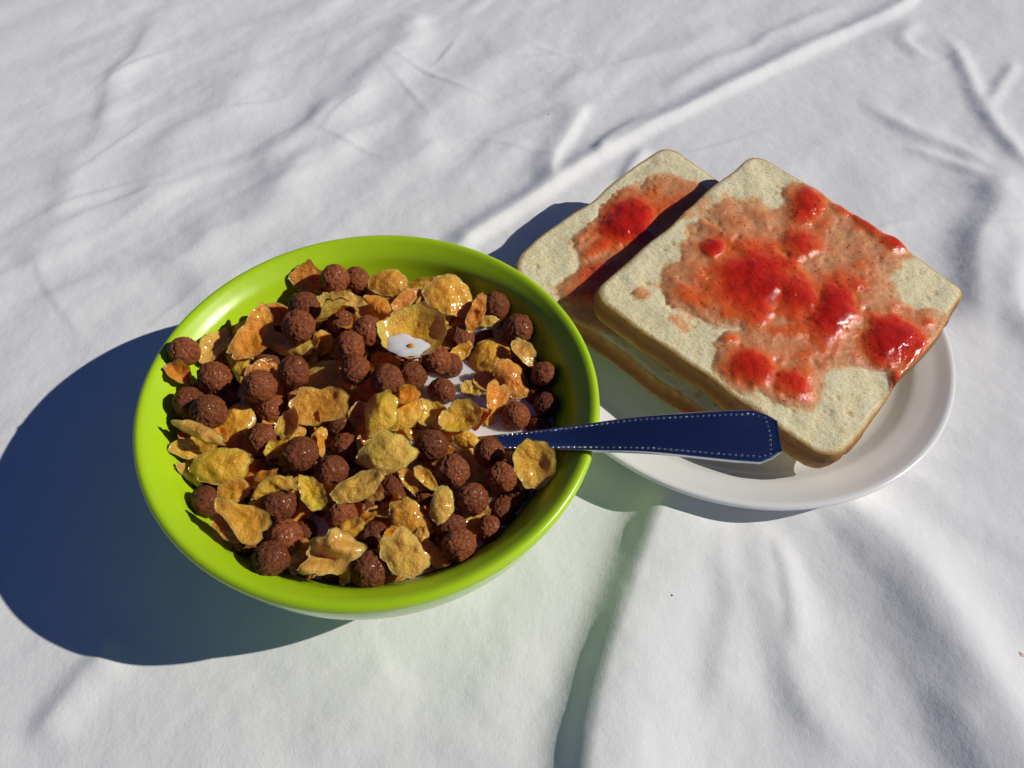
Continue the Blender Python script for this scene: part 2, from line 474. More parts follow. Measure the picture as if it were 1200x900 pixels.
# ------------------------------------------------------------------ bowl
bowl = thing('cereal_bowl', (BX, BY, 0), 'lime green plastic bowl with pale outside, heaped with cereal and milk', 'bowl')
WALL = [(0, .48), (3.6, .5), (4.3, .65), (4.9, 1.1), (5.6, 2.1), (6.2, 3.2), (6.62, 4.0), (6.90, 4.5), (7.04, 4.78)]
inner = catmull([(r, z) for r, z in WALL] + [(7.15, 4.96), (7.31, 5.13), (7.50, 5.29), (7.67, 5.42), (7.81, 5.475), (7.92, 5.45), (7.985, 5.38), (8.01, 5.28), (8.0, 5.18), (7.95, 5.11), (7.87, 5.08), (7.7, 5.09)], 5)
inner[0, 0] = 0
V, F = lathe([(max(0, r), z) for r, z in inner], BX, BY, 192)
obj('green_lining', V, F, M['green'], bowl)
outer = catmull([(7.82, 5.085), (7.81, 4.75), (7.73, 4.15), (7.45, 3.3), (6.6, 2.0), (5.7, 1.0), (4.9, .45), (4.5, .25), (4.35, .02), (4.15, .0), (4.05, .15), (3.9, .28), (0, .28)], 5)
outer[-1, 0] = 0
V, F = lathe([(max(0, r), z) for r, z in outer], BX, BY, 192)
obj('outer_shell', V, F, M['white'], bowl)
_wz = [z for r, z in WALL] + [5.2, 5.45]; _wr = [r for r, z in WALL] + [7.3, 7.7]
def wall_r(z): return np.interp(z, _wz, _wr, right=99)

MILK_Z = 3.76
ring = []
nm = 64
V = [(BX, BY, MILK_Z)]; F = []
radii = np.linspace(.4, 6.48, 18)
for r in radii:
    for k in range(nm):
        a = 2 * math.pi * k / nm
        V.append((BX + r * math.cos(a), BY + r * math.sin(a), MILK_Z + (.05 if r > 6.3 else 0)))
for k in range(nm): F.append((0, 1 + k, 1 + (k + 1) % nm))
for i in range(len(radii) - 1):
    for k in range(nm):
        a = 1 + i * nm + k; b_ = 1 + i * nm + (k + 1) % nm
        F.append((a, a + nm, b_ + nm, b_))
tag(obj('milk', V, F, M['milk'], origin=(BX, BY, MILK_Z)), 'white milk showing between the cereal at the tip of the spoon', 'milk')

# ------------------------------------------------------------------ plate
plate = thing('plate', (PX, PY, 0), 'round white ceramic plate carrying two slices of bread', 'plate')
pp = catmull([(0, .62), (3, .62), (5.8, .62), (6.9, .66), (7.4, .80), (7.75, 1.02), (8.05, 1.22), (8.4, 1.36), (8.8, 1.50), (9.15, 1.66), (9.35, 1.74), (9.50, 1.72), (9.55, 1.60), (9.45, 1.47), (9.1, 1.30), (8.2, .95), (7.2, .45), (6.4, .25), (6.2, .02), (6.0, 0), (5.85, .05), (5.8, .25), (5, .3), (0, .3)], 4)
pp[0, 0] = 0; pp[-1, 0] = 0
V, F = lathe([(max(0, r), z) for r, z in pp], PX, PY, 200)
obj('dish', V, F, M['ceramic'], plate)

# ------------------------------------------------------------------ bread
def bread(name, label, corners_px, p0, n, thick, rad, fills, smear, seeds_n, seed, droop=.0, extra=()):
    """corners_px: A left, B top, C right, D bottom. p0,n: plane of the top face."""
    rs = np.random.RandomState(seed)
    n = np.array(n, float); n /= np.linalg.norm(n)
    p0 = np.array(p0, float)
    A, B, C, D = [at_plane(x, y, p0, n) for x, y in corners_px]
    ctr = (A + B + C + D) / 4
    t = thing(name, (ctr - n * thick), label, 'bread slice', 'slices of white bread on the plate')
    ex = (D - A); ex -= n * (ex @ n); ex /= np.linalg.norm(ex); ey = np.cross(n, ex)
    N = 150
    s = np.linspace(0, 1, N)
    SU, SV = np.meshgrid(s, s, indexing='ij')
    def quad(u, v): return (A * ((1 - u) * (1 - v))[..., None] + D * (u * (1 - v))[..., None] + C * (u * v)[..., None] + B * ((1 - u) * v)[..., None])
    # square grid -> rounded square
    L = 11.4
    def round_sq(u, v):
        x = (u - .5) * 2; y = (v - .5) * 2; p = 2 * np.where(x < 0, np.where(y < 0, rad[0], rad[1]), np.where(y < 0, rad[3], rad[2])) / L
        r = np.maximum(np.abs(x), np.abs(y)) + 1e-9
        ang = np.arctan2(y, x)
        # superellipse-like rounding factor at this angle
        cx, cy = np.abs(np.cos(ang)), np.abs(np.sin(ang)); mx = np.maximum(cx, cy); mi = np.minimum(cx, cy)
        sqr = 1 / mx
        q = 1 - p
        # intersection with corner circle centred (q,q) radius p
        dot = q * (mx + mi); disc = np.maximum(dot * dot - (2 * q * q - p * p), 0)
        rc = dot + np.sqrt(disc)
        use = (mi / mx) > q
        rr_ = np.where(use, np.minimum(rc, sqr), sqr)
        waist = 1 - .018 * np.cos(ang * 4) ** 2 * 1 + .006 * np.sin(ang * 7 + seed) + .004 * np.sin(ang * 17 + seed)
        k = rr_ * waist * r / np.sqrt(x * x + y * y + 1e-12) * (np.sqrt(x * x + y * y) / (r * sqr) * sqr)
        k = rr_ * waist
        return .5 + .5 * k * r * np.cos(ang), .5 + .5 * k * r * np.sin(ang), r
    u2, v2, rr = round_sq(SU, SV)
    P = quad(u2, v2)
    lx = (P - ctr) @ ex; ly = (P - ctr) @ ey
    bend = -droop * ((lx + ly * .2) / 6) ** 2
    bump = .06 * vnoise(lx * 1.1, ly * 1.1, seed) + .014 * vnoise(lx * 3.2, ly * 3.2, seed + 1) + .006 * vnoise(lx * 8, ly * 8, seed + 2)
    pit = np.zeros_like(lx)
    for k in range(170):
        u0, v0 = rs.uniform(-5.1, 5.1, 2); a = rs.uniform(0, 3.14); L1 = rs.uniform(.06, .20); L2 = rs.uniform(.05, .09)
        amp = rs.uniform(.25, .8) if k > 3 else 1
        xx = (lx - u0) * math.cos(a) + (ly - v0) * math.sin(a); yy = -(lx - u0) * math.sin(a) + (ly - v0) * math.cos(a)
        pit = np.maximum(pit, amp * np.exp(-((xx / L1) ** 2 + (yy / L2) ** 2) ** 1.5))
    edge_drop = -.06 * np.clip((rr - .965) / .035, 0, 1) ** 2
    h = bend + bump * (1 - .5 * (rr > .97)) + edge_drop - .10 * pit
    # jam thickness field (0..1)
    th = np.full(lx.shape, -1.0)
    def loc(px, py):
        q = at_plane(px, py, p0, n) - ctr; return q @ ex, q @ ey
    sm_poly = np.array([loc(*p) for p in smear])
    # signed distance to polygon
    def sdf(poly):
        d = np.full(lx.shape, 1e9); ins = np.zeros(lx.shape, bool)
        for i in range(len(poly)):
            a, b_ = poly[i], poly[(i + 1) % len(poly)]; e = b_ - a
            tt = np.clip(((lx - a[0]) * e[0] + (ly - a[1]) * e[1]) / (e @ e), 0, 1)
            d = np.minimum(d, np.hypot(lx - a[0] - tt * e[0], ly - a[1] - tt * e[1]))
            cr = ((a[1] > ly) != (b_[1] > ly)) & (lx < (b_[0] - a[0]) * (ly - a[1]) / (b_[1] - a[1] + 1e-12) + a[0])
            ins ^= cr
        return np.where(ins, d, -d)
    wob = .35 * vnoise(lx * 1.6, ly * 1.6, seed + 5) + .16 * vnoise(lx * 5, ly * 5, seed + 6)
    wob = wob * .7
    sd = sdf(catmull(list(sm_poly) + [sm_poly[0]], 5)[:-1]) + wob + .30
    for (px, py, rx, ry, ang, amt) in extra:
        cx, cy = loc(px, py); ax, ay = loc(px + math.cos(math.radians(ang)) * rx, py - math.sin(math.radians(ang)) * rx)
        bx, by = loc(px - math.sin(math.radians(ang)) * ry, py - math.cos(math.radians(ang)) * ry)
        Mx = np.linalg.inv(np.array([[ax - cx, bx - cx], [ay - cy, by - cy]]))
        q1 = Mx[0, 0] * (lx - cx) + Mx[0, 1] * (ly - cy); q2 = Mx[1, 0] * (lx - cx) + Mx[1, 1] * (ly - cy)
        sd = np.maximum(sd, (1 - np.hypot(q1, q2)) * amt + wob)
    film = np.clip(sd / .35, -1, 1) * .05 + np.clip(sd / 1.2, 0, 1) * .03
    film = film + np.where(sd > 0, .030 * vnoise(lx * 1.8, ly * 1.8, seed + 8) + .012 * vnoise(lx * 4.5, ly * 4.5, seed + 9), 0)
    thick_j = film.copy(); lump = np.zeros_like(lx); halo = np.zeros_like(lx)
    for (px, py, rx, ry, ang, H) in fills:
        cx, cy = loc(px, py); ax, ay = loc(px + math.cos(math.radians(ang)) * rx, py - math.sin(math.radians(ang)) * rx)
        bx, by = loc(px - math.sin(math.radians(ang)) * ry, py - math.cos(math.radians(ang)) * ry)
        Mx = np.linalg.inv(np.array([[ax - cx, bx - cx], [ay - cy, by - cy]]))
        q1 = Mx[0, 0] * (lx - cx) + Mx[0, 1] * (ly - cy); q2 = Mx[1, 0] * (lx - cx) + Mx[1, 1] * (ly - cy)
        rq = np.hypot(q1, q2) * (1 + .16 * vnoise(lx * 1.7 + 9, ly * 1.7, seed + 20))
        dome = np.clip(1.15 - rq ** 2.0, 0, 1.15) ** 1.45
        halo = np.maximum(halo, H / .25 * np.clip(1.95 - rq, 0, 1) ** 1.3)
        lump = np.maximum(lump, .62 * H * dome * (1 + .10 * vnoise(lx * 2.4, ly * 2.4, seed + 21)))
    thick_j = thick_j + lump
    out = [u2 * 0]
    P3 = P + n * h[..., None]
    # top crumb sheet
    me_o = obj('crumb', P3.reshape(-1, 3), grid_faces(N, N), M['crumb'], t)
    def fattr(o, nm, arr):
        a = o.data.attributes.new(nm, 'FLOAT', 'POINT'); a.data.foreach_set('value', np.asarray(arr, np.float32).ravel())
    fattr(me_o, 'pit', pit); fattr(me_o, 'edge', np.clip((rr - .90) / .1, 0, 1) ** 2)
    fattr(me_o, 'stain', np.clip(sd / .5 + .35, 0, 1))
    # crust: ring of side wall from the top outline round to the underside
    rim_i = [(i, 0) for i in range(N)] + [(N - 1, j) for j in range(1, N)] + [(i, N - 1) for i in range(N - 2, -1, -1)] + [(0, j) for j in range(N - 2, 0, -1)]
    top = np.array([P3[i, j] for i, j in rim_i])
    base = np.array([P[i, j] + n * bend[i, j] for i, j in rim_i])
    outd = base - ctr; outd -= np.outer(outd @ n, n); outd /= np.linalg.norm(outd, axis=1)[:, None]
    K = 12; Vc = []; Hc = []
    m_ = len(top); ph = np.arange(m_) / m_
    for k in range(K):
        f = k / (K - 1)
        bulge = .10 * math.sin(math.pi * min(1, f * .9 + .05)) - .10 * max(0, f - .8) * 5 * .5
        wr = (1.7 if rad[0] > 1 else 1.0) * .05 * vnoise(ph * 60, np.full(m_, f * 2.0), seed + 30) + .03 * vnoise(ph * 150, np.full(m_, f * 5.0), seed + 31) + .06 * vnoise(ph * 22, np.full(m_, f * 3.0), seed + 32)
        env = math.sin(math.pi * f) ** .7
        row = top * (1 - f) + (base - n * (thick)) * f + outd * (bulge + wr * env)[:, None]
        if k == 0: row = top + outd * .004
        Vc.append(row); Hc.append(np.full(m_, f))
    Fc = grid_faces(K, m_, wrap=True, flip=True)
    cr = obj('crust', np.concatenate(Vc), Fc, M['crust'], t)
    fattr(cr, 'h', np.concatenate(Hc))
    # underside
    Pb = P + n * (bend - thick + .05 * (1 - rr ** 8))[..., None]
    st = 5; Pbs = Pb[::st, ::st]; rows = list(range(0, N, st)) + ([N - 1] if (N - 1) % st else [])
    Pbs = Pb[np.ix_(rows, rows)]
    ub = obj('underside', Pbs.reshape(-1, 3), grid_faces(len(rows), len(rows), flip=True), M['crumb'], t)
    for nm in ('pit', 'edge', 'stain'): fattr(ub, nm, np.zeros(len(rows) ** 2))
    # jam: its own sheet above the crumb, dipping under it where there is none
    jh = h * np.clip(1 - lump * 4, .0, 1) + (bend) * np.clip(lump * 4, 0, 1) + np.where(thick_j > 0, thick_j, thick_j * 2) + .015
    over = np.clip((rr - .965) / .035, 0, 1) * np.clip(thick_j * 6, 0, 1)
    Pj = P + n * (jh - .02 * over)[..., None]
    keep = thick_j > -.035
    vid = -np.ones(lx.shape, int); vid[keep] = np.arange(keep.sum())
    Fj = []
    for i in range(N - 1):
        for j in range(N - 1):
            q = (vid[i, j], vid[i, j + 1], vid[i + 1, j + 1], vid[i + 1, j])
            if min(q) >= 0: Fj.append(q)
    jo = obj('jam_spread', Pj[keep], Fj, M['jam'], t)
    jo['label'] = 'glossy red strawberry jam with lumps'
    fattr(jo, 'thick', np.clip((film * 2.9 + lump * 3.7 - .08 + .24 * halo * (sd > -.1))[keep], 0, 1))
    # seeds in the jam: too many to count, one mesh
    Vs, Fs = [], []
    cand = np.argwhere((thick_j > .05) & (rr < .97))
    lumpc = np.argwhere((thick_j > .12) & (rr < .97))
    for k in range(seeds_n):
        pool = lumpc if (k % 2 and len(lumpc)) else cand
        i, j = pool[rs.randint(len(pool))]
        c = Pj[i, j] + n * .004
        a = rs.uniform(0, 6.28); e1 = ex * math.cos(a) + ey * math.sin(a); e2 = np.cross(n, e1)
        l, w_, hh = rs.uniform(.035, .06), rs.uniform(.022, .034), .026
        b0 = len(Vs)
        Vs += [c + e1 * l, c + e2 * w_, c - e1 * l * .9, c - e2 * w_, c + n * hh, c - n * hh]
        Fs += [(b0, b0 + 1, b0 + 4), (b0 + 1, b0 + 2, b0 + 4), (b0 + 2, b0 + 3, b0 + 4), (b0 + 3, b0, b0 + 4),
               (b0 + 1, b0, b0 + 5), (b0 + 2, b0 + 1, b0 + 5), (b0 + 3, b0 + 2, b0 + 5), (b0, b0 + 3, b0 + 5)]
    obj('jam_seeds', Vs, Fs, M['seed'], t, kind='stuff')
    return t, ctr, ex, ey, n

bread('bread_slice', 'lower bread slice with dark jam, half hidden under the other, by the bowl',
      [(583, 314), (782, 166), (1000, 330), (848, 497)], (7.518, 25.743, 2.93), (-.0265, -.10, 1), 1.25, (1.5, .75, .9, .9),
      [(735, 262, 36, 27, 10, .30), (700, 292, 26, 10, 35, .10), (705, 325, 34, 22, 20, .14), (790, 290, 50, 20, 40, .14), (690, 345, 30, 16, 20, .12), (745, 330, 40, 24, 35, .12), (800, 240, 22, 20, 0, .06)],
      [(742, 222), (772, 207), (805, 215), (832, 232), (850, 300), (800, 340), (760, 380), (700, 385), (668, 362), (660, 342), (680, 318), (690, 302), (677, 286), (700, 262), (718, 238)],
      150, 21)
bread('bread_slice', 'upper bread slice spread thickly with bright red jam, overhanging the plate edge',
      [(690, 343), (884, 175), (1139, 340), (979, 547)], (11.357, 23.546, 4.05), (.017, -.12, 1), 1.30, (.8, .8, .42, .9),
      [(884, 332, 56, 44, -8, .24), (932, 348, 34, 28, -20, .20), (974, 366, 26, 46, -25, .25), (1043, 399, 37, 28, 5, .30), (945, 243, 24, 23, -20, .20),
       (938, 287, 26, 19, 0, .17), (835, 292, 14, 13, 0, .22), (880, 432, 32, 23, -10, .22), (930, 450, 26, 20, -30, .18), (1052, 446, 12, 13, 0, .16),
       (1015, 262, 24, 10, -35, .14), (1048, 286, 20, 11, -30, .16), (985, 248, 16, 9, -30, .10), (925, 390, 30, 10, 0, .10), (805, 345, 34, 13, -15, .09),
       (1075, 408, 12, 18, -30, .13), (1000, 335, 20, 14, 20, .07), (1090, 378, 10, 8, 0, .07), (1068, 425, 9, 20, -30, .10), (856, 398, 11, 7, 0, .08), (845, 325, 22, 12, 30, .08)],
      [(850, 232), (885, 236), (918, 250), (925, 225), (955, 222), (1005, 252), (1068, 285), (1068, 300), (1045, 320), (1052, 345), (1078, 366), (1112, 372), (1100, 392), (1066, 455), (1050, 462), (1046, 432), (1012, 428), (965, 432), (950, 470), (905, 462), (862, 445), (842, 405), (880, 385), (830, 372), (790, 352), (775, 325), (800, 300), (815, 262)],
      330, 37, .10, [(752, 343, 14, 7, -20, .3), (793, 378, 14, 8, -20, .35), (812, 345, 26, 10, -20, .3), (820, 240, 22, 12, 40, .35)])

# ------------------------------------------------------------------ spoon
spoon_pts = [(at(470, 531, 1.6), 0), (at(520, 524, 2.3), 0), (at(558, 520, 3.75), 0), (at(622, 516.5, 4.75), 0), (at(690, 512.5, 5.62), 0), (at(760, 509, 6.05), 0), (at(840, 510, 6.3), 0), (at(913, 511.5, 6.4), 0)]
CL = catmull([p for p, _ in spoon_pts], 12)
seg = np.linalg.norm(np.diff(CL, axis=0), axis=1); arc = np.concatenate([[0], np.cumsum(seg)])
TOT = arc[-1]
def spoon_at(s):
    return np.array([np.interp(s, arc, CL[:, k]) for k in range(3)])
ss = np.linspace(0, TOT, 120)
s_milk = arc[24]
def half_w(s):                         # half width from the neck to the flared end
    t = (s - s_milk) / (TOT - s_milk)
    return float(np.interp(t, [-1, 0, .12, .35, .6, .85, .93, .97, 1.0], [.24, .26, .31, .46, .68, .93, .98, .80, .56]))
spoon = thing('spoon', spoon_at(s_milk), 'steel spoon with beaded handle resting on the green bowl rim', 'spoon')
V = []; NC = 12
frames = []
for s in ss:
    c = spoon_at(s); d = spoon_at(min(TOT, s + .05)) - spoon_at(max(0, s - .05)); d /= np.linalg.norm(d)
    upv = np.array([0, -.10, 1.0]); sd_ = np.cross(upv, d); sd_ /= np.linalg.norm(sd_); up_ = np.cross(d, sd_)
    frames.append((c, d, sd_, up_))
sec = [(-1, -.10), (-1, .05), (-.93, .085), (-.84, .072), (-.55, .050), (0, .035), (.55, .050), (.84, .072), (.93, .085), (1, .05), (1, -.10), (.8, -.13), (0, -.13), (-.8, -.13)]
NC = len(sec)
for (c, d, sd_, up_), s in zip(frames, ss):
    hw = half_w(s)
    for a, b_ in sec: V.append(c + sd_ * a * hw + up_ * b_ * 1.0)
F = grid_faces(len(ss), NC, wrap=True)
F.append(tuple(range(NC))); F.append(tuple(reversed(range((len(ss) - 1) * NC, len(ss) * NC))))
obj('handle', V, F, M['steel'], spoon)
# bowl of the spoon, under the milk
c0, d0, s0, u0 = frames[0]
c0 = c0 - d0 * 1.5
V = []; F = []
for side, off in ((1, 0), (-1, -.1)):
    for i in range(13):
        for j in range(25):
            r = i / 12; a = 2 * math.pi * j / 24
            x = -r * math.cos(a) * 2.5 - .6; y = r * math.sin(a) * 1.6
            V.append(np.array([c0[0], c0[1], 1.75]) + np.array([x, y * .9, .75 * r * r - .2 + off]))
F = grid_faces(13, 25) + [tuple(325 + k for k in f) for f in grid_faces(13, 25, flip=True)]
obj('spoon_bowl', V, F, M['steel'], spoon)
# beaded border, one small boss after another
Vb, Fb = [], []
def boss(c, nrm, tdir, r):
    b0 = len(Vb); e2 = np.cross(nrm, tdir)
    for k in range(8):
        a = k * math.pi / 4; Vb.append(c + (tdir * math.cos(a) * .8 + e2 * math.sin(a)) * r)
    for k in range(8):
        a = k * math.pi / 4; Vb.append(c + (tdir * math.cos(a) * .8 + e2 * math.sin(a)) * r * .65 + nrm * r * .55)
    Vb.append(c + nrm * r * .8)
    for k in range(8):
        k2 = (k + 1) % 8
        Fb.append((b0 + k, b0 + k2, b0 + 8 + k2, b0 + 8 + k)); Fb.append((b0 + 8 + k, b0 + 8 + k2, b0 + 16))
s = s_milk + .55
while s < TOT - .38:
    c = spoon_at(s); d = spoon_at(s + .05) - spoon_at(s - .05); d /= np.linalg.norm(d)
    sd_ = np.cross(np.array([0, -.10, 1.0]), d); sd_ /= np.linalg.norm(sd_); up_ = np.cross(d, sd_)
    hw = half_w(s)
    for sg in (-1, 1): boss(c + sd_ * sg * hw * .80 + up_ * .072, up_, d, .047)
    s += .185
c, d, sd_, up_ = frames[-1]
for k in range(-3, 4): boss(c - d * (.30 + .02 * abs(k)) + sd_ * k * .17 + up_ * .066, up_, d, .047)
bo = obj('beaded_border', Vb, Fb, M['steel'], spoon, kind='stuff')
SP_OBS = np.array([spoon_at(s) + frames[0][2] * 0 + np.array([0, w_ * half_w(s), 0]) for s in np.linspace(s_milk, arc[50], 26) for w_ in (-1, -.4, .4, 1)])

# ------------------------------------------------------------------ cereal
def ball_mesh(seed):
    import bmesh
    bm = bmesh.new(); bmesh.ops.create_icosphere(bm, subdivisions=5, radius=1.0)
    off = Vector((seed * 13.1, seed * 7.7, seed * 3.3))
    for v in bm.verts:
        p = v.co.normalized()
        d = .07 * mn.noise(p * 1.3 + off) + .055 * mn.noise(p * 3.1 + off) + .032 * mn.noise(p * 7 + off) + .012 * mn.noise(p * 15 + off)
        rg = 1 - abs(mn.noise(p * 2.6 + off * 2)); d -= .10 * max(0, rg - .90) / .10
        rg = 1 - abs(mn.noise(p * 5.5 + off * 3)); d -= .035 * max(0, rg - .86) / .14
        if seed % 3 == 1: d += .16 * math.exp(-((p - Vector((-.5, .6, .6)).normalized()).length / .45) ** 2)
        if seed % 3 == 0: d -= .12 * math.exp(-((p - Vector((.3, -.2, .93)).normalized()).length / .22) ** 2)
        v.co = p * (1 + d)
    me = bpy.data.meshes.new('cereal_ball'); bm.to_mesh(me); bm.free()
    for v in me.vertices: v.co *= S
    me.polygons.foreach_set('use_smooth', [True] * len(me.polygons)); me.materials.append(M['ball'])
    return me
BALLS_ME = [ball_mesh(k) for k in range(7)]

# px, py, radius px, layer
BALLS = [(216,412,17,1.4),(251,443,19,1.3),(313,424,16,1),(357,360,17,1.4),(350,383,18.5,1.5),(327,373,12,.5),(344,436,19,1.5),(304,453,19,1.5),
 (204,461,16,1),(221,471,17,1.3),(245,483,20,1.5),(264,472,13,.7),(318,480,18,1.1),(347,461,16,.7),(308,515,19,1.5),(318,549,18,.7),
 (352,532,20,1.6),(354,558,13,.5),(392,327,17,1.5),(418,328,15,1.3),(399,378,16,1.2),(431,388,17,1.3),(410,406,17.5,1.4),(440,412,16,1.2),
 (417,434,17,1.4),(453,445,18,1.5),(483,440,18,1.5),(512,422,17,1.5),(527,429,15,1),(540,397,17,1.3),(580,359,17,1.3),(607,386,17.5,1.5),
 (570,402,15,.8),(637,414,14,.4),(640,438,15,1.2),(518,458,16,1.2),(628,465,15,.7),(651,474,15,1.3),(604,488,17,1.4),
 (641,503,10,.4),(506,522,19.5,1.8),(573,530,17,1.9),(589,558,18,1.5),(530,552,20,1.5),(400,498,17,1),(406,525,18,1.1),(388,552,19.5,1.4),
 (461,573,18,1.1),(400,603,19,1.4),(430,590,13,.5),(438,630,19,1.2),(434,668,23,1.5),(528,617,19,1.3),(553,585,19,1.4),(538,639,20,1.9),
 (573,620,16,1.2),(604,578,12,.4),(588,601,11,.4),(238,590,18,1.1),(327,592,20.5,1.5),(334,629,21,1.5),(284,642,18,1.2),(316,657,21,1.7),
 (255,617,15,.4),(358,622,14,.5),(388,681,16,.5),(470,405,12,.4),(372,398,14,.4),(330,405,12,.4),(300,488,13,.3),
 (268,598,13,.3),(300,580,14,.3),(370,650,14,.3),(410,560,12,.3),(500,590,13,.3),(405,640,14,.3),(480,628,13,.3),(500,655,15,.6),
 (615,430,12,.4),(600,590,10,.2),(205,490,13,.3),(355,340,13,.4),(430,352,12,.3),(262,520,13,.3),(285,440,13,.3)]

O=(.93,.33,.012); G=(.96,.44,.022); P_=(.97,.56,.075); Yl=(1.0,.54,.028); T=(.88,.45,.07); Br=(.74,.28,.03)
